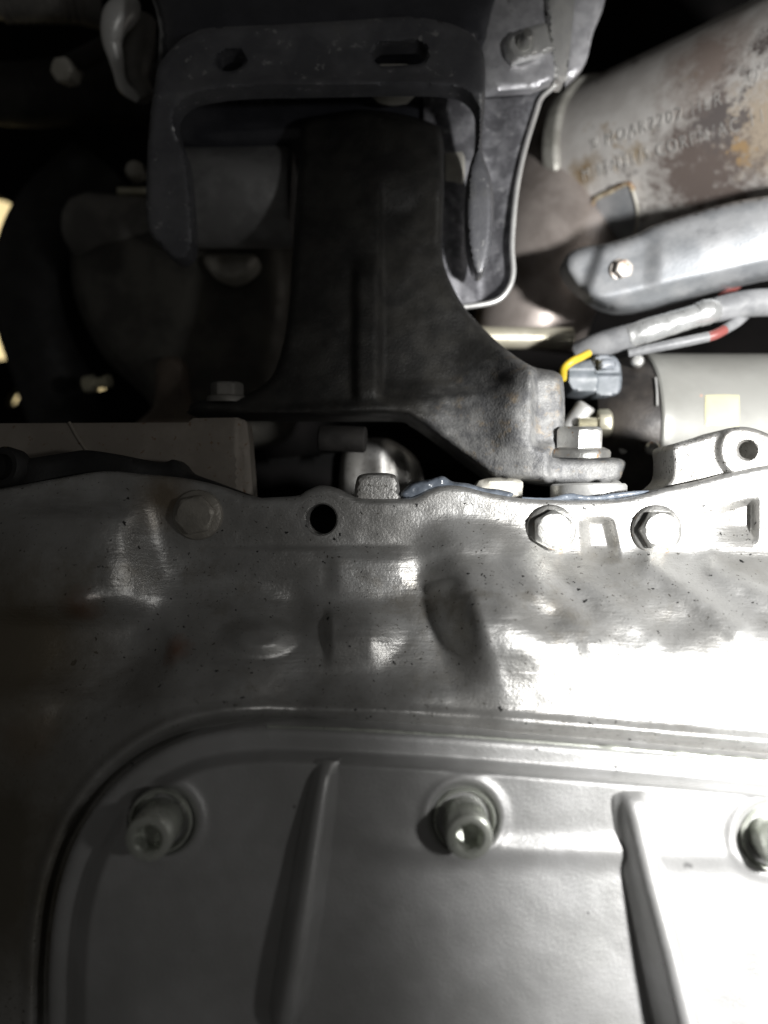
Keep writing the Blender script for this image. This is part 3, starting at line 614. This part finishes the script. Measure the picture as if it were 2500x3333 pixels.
# ------------------------------------------------------------------ starter motor
stt = thing('starter_motor', loc(2300, 1380, -85), 'light grey starter motor can with dark end cap and cream label', 'starter motor')
sc = loc(2070, 1392, -88); RS = 30.0
lathe('can', sc, (1, 0, 0), [(RS - 3, 1.5), (RS - .6, 0), (RS, .8), (RS, 5), (RS - .35, 6), (RS - .35, 75)], STARTER, stt, 110)
lathe('end_cap', sc, (-1, 0, 0), [(RS - 1.2, -1), (RS - 1.4, 3), (RS - 2.5, 10), (RS - 5, 17), (RS - 9, 21), (10, 22.5), (2, 22.8)], DARKCAP, stt, 80)
def canw(x, y):
    out = []
    for a, b in zip(np.atleast_1d(x), np.atleast_1d(y)):
        d = loc(a, b, 0) - np.array([0, 0, D]); oy, oz = -sc[1], D - sc[2]
        qa = d[1] ** 2 + d[2] ** 2; qb = 2 * (d[1] * oy + d[2] * oz); qc = oy ** 2 + oz ** 2 - (RS - .35) ** 2
        t = (-qb - math.sqrt(max(0, qb * qb - 4 * qa * qc))) / (2 * qa); out.append(D + t * d[2])
    return np.array(out)
sq = spline([(2296, 1296), (2304, 1286), (2398, 1286), (2406, 1296), (2406, 1378), (2398, 1388), (2304, 1388), (2296, 1378)], 3, True)
relief('label', sq, lambda x, y: canw(x, y) + .5, .7, CREAM, stt, 10, edge=(6, .25))
for a, b, ww in ((2074, 1176, -68), (2030, 1458, -66), (2124, 1458, -57)):
    lathe('screw_head', loc(a, b, ww), (-.2, 0, 1), [(2.2, -4), (2.5, 0), (2.5, 1.4), (1.8, 2.2), (.5, 2.3)], STEEL, stt, 24)
tube('seam', [(2134, 1230, float(canw(2140, 1230)[0]) + .2), (2138, 1270, float(canw(2140, 1270)[0]) + .2), (2139, 1320, float(canw(2140, 1320)[0]) + .2)], .45, ZINCB, stt, 8)

# ------------------------------------------------------------------ dim things in the dark at the left
def simple(name, label, cat, at, f):
    t = thing(name, at, label, cat); f(t); return t
simple('metal_hook', 'bright curved metal hook hanging in the dark beside the crossmember', 'hook', loc(390, 150, -100), lambda t: (
    tube('hook', [(440, 10, -96), (415, 30, -92), (385, 55, -90), (368, 95, -90), (366, 140, -92), (378, 190, -94), (388, 240, -96), (405, 285, -98), (450, 320, -102)], [2.2, 5.5, 6.0, 5.0, 4.0, 3.2, 2.4, 2.6, 2.0], WHITE, t, 20),
    tube('hook_plate', [(470, 60, -100), (450, 150, -100), (440, 250, -102), (480, 320, -104)], [5, 7, 6, 4], GRIME, t, 16)))
simple('corrugated_hose', 'ribbed grey corrugated hose in the dark upper corner', 'hose', loc(150, 0, -150), lambda t: [
    tube('hose_wall', [(-80, -10, -150), (60, 0, -150), (200, 2, -152), (330, 30, -158)], 9.0, GRIME, t, 20)] + [
    lathe('corrugation', loc(20 + 26 * i, 1 + .002 * i * i * 26, -150 - .3 * i), (1, -.05 - .01 * i, 0), [(8.8, -1.2), (9.9, -.4), (9.9, .4), (8.8, 1.2)], GRIME, t, 24, cap=False) for i in range(11)])
simple('bay_bolt', 'small dim bolt on a dark pipe beside the metal hook', 'bolt', loc(215, 225, -130), lambda t: (
    lathe('hex_head', loc(212, 232, -126), (-.2, -.25, 1), [(4.6, -6, 1), (4.9, 3, 1), (4.3, 4)], PALE, t, 30), lathe('shank', loc(222, 215, -130), (.9, .3, .2), [(4.4, 0), (4.4, 30), (3, 31)], DARK, t, 24)))
simple('dark_pipe', 'dark horizontal pipe crossing the unlit bay', 'pipe', loc(200, 350, -160), lambda t: tube('pipe', [(-150, 300, -170), (100, 310, -165), (330, 290, -160), (560, 320, -160)], [14, 15, 15, 14], DARK, t, 24))
simple('steering_rack_tube', 'dull grey tube end below the yellow glint', 'tube', loc(330, 720, -140), lambda t: (
    lathe('tube_wall', loc(225, 735, -140), (1, -.08, 0), [(9, 0), (13, 3), (15.5, 10), (15.5, 46), (14, 47)], GRIME, t, 44), lathe('yellow_band', loc(385, 624, -134), (1, 0, 0), [(2, 0), (2, 14)], STUD, t, 16),
    lathe('knob', loc(440, 555, -136), (.1, 0, 1), [(4, -6), (4.6, 0), (3.6, 2.6), (.6, 3.4)], PALE, t, 24)))
simple('gearbox_housing', 'large dark rounded gearbox housing behind the bushing barrel', 'gearbox', loc(600, 1050, -150), lambda t: (
    relief('housing', spline([(250, 760), (420, 690), (640, 700), (900, 720), (980, 900), (960, 1200), (900, 1420), (560, 1430), (480, 1300), (330, 1150), (240, 950)], 6, True), lambda x, y: -128 + 8 * gs(x, 560, 160), 30, HOUS, t, 24, edge=(140, 26)),
    relief('pale_boss', spline([(666, 835), (760, 828), (836, 834), (826, 880), (760, 915), (690, 890)], 5, True), lambda x, y: -112 + 2 * gs(x, 700, 25) + 2 * gs(x, 800, 25), 8, PALE, t, 12, edge=(30, 4)),
    relief('brown_web', spline([(512, 1180), (590, 1170), (610, 1300), (640, 1400), (430, 1400), (500, 1320)], 4, True), lambda x, y: -108, 8, mat('brown_grime', (.12, .095, .075), (.17, .14, .11), .1, .6, 60, .2), t, 14, edge=(24, 3))))
simple('curved_hose', 'black curved hose blocking the warm light at the picture edge', 'hose', loc(120, 1000, -170), lambda t: tube('hose_wall', [(330, 560, -190), (180, 760, -185), (130, 980, -180), (170, 1200, -180), (230, 1420, -185)], [20, 24, 23, 20, 18], RUBBER, t, 28))  # rubber hose in front of the warm gaps
simple('small_fitting', 'tiny brass-coloured fitting glinting above the tan block face', 'fitting', loc(310, 1255, -150), lambda t: lathe('fitting', loc(275, 1252, -132), (1, .1, .2), [(3.2, 0), (4, 1), (4, 5), (2.4, 6), (2.4, 10), (3, 11), (3, 13)], STUD, t, 24))
gl = thing('garage_glow_panel', loc(-40, 900, -420), 'warm glowing panel in place of garage light, seen through gaps beside the dark hose', 'glow panel')  # added panel, stands in for the lit garage glimpsed beyond the bay
relief('glow_sheet', [(-700, 100), (480, 100), (480, 1700), (-700, 1700)], lambda x, y: -430, 20, GLOWM, gl, 200)
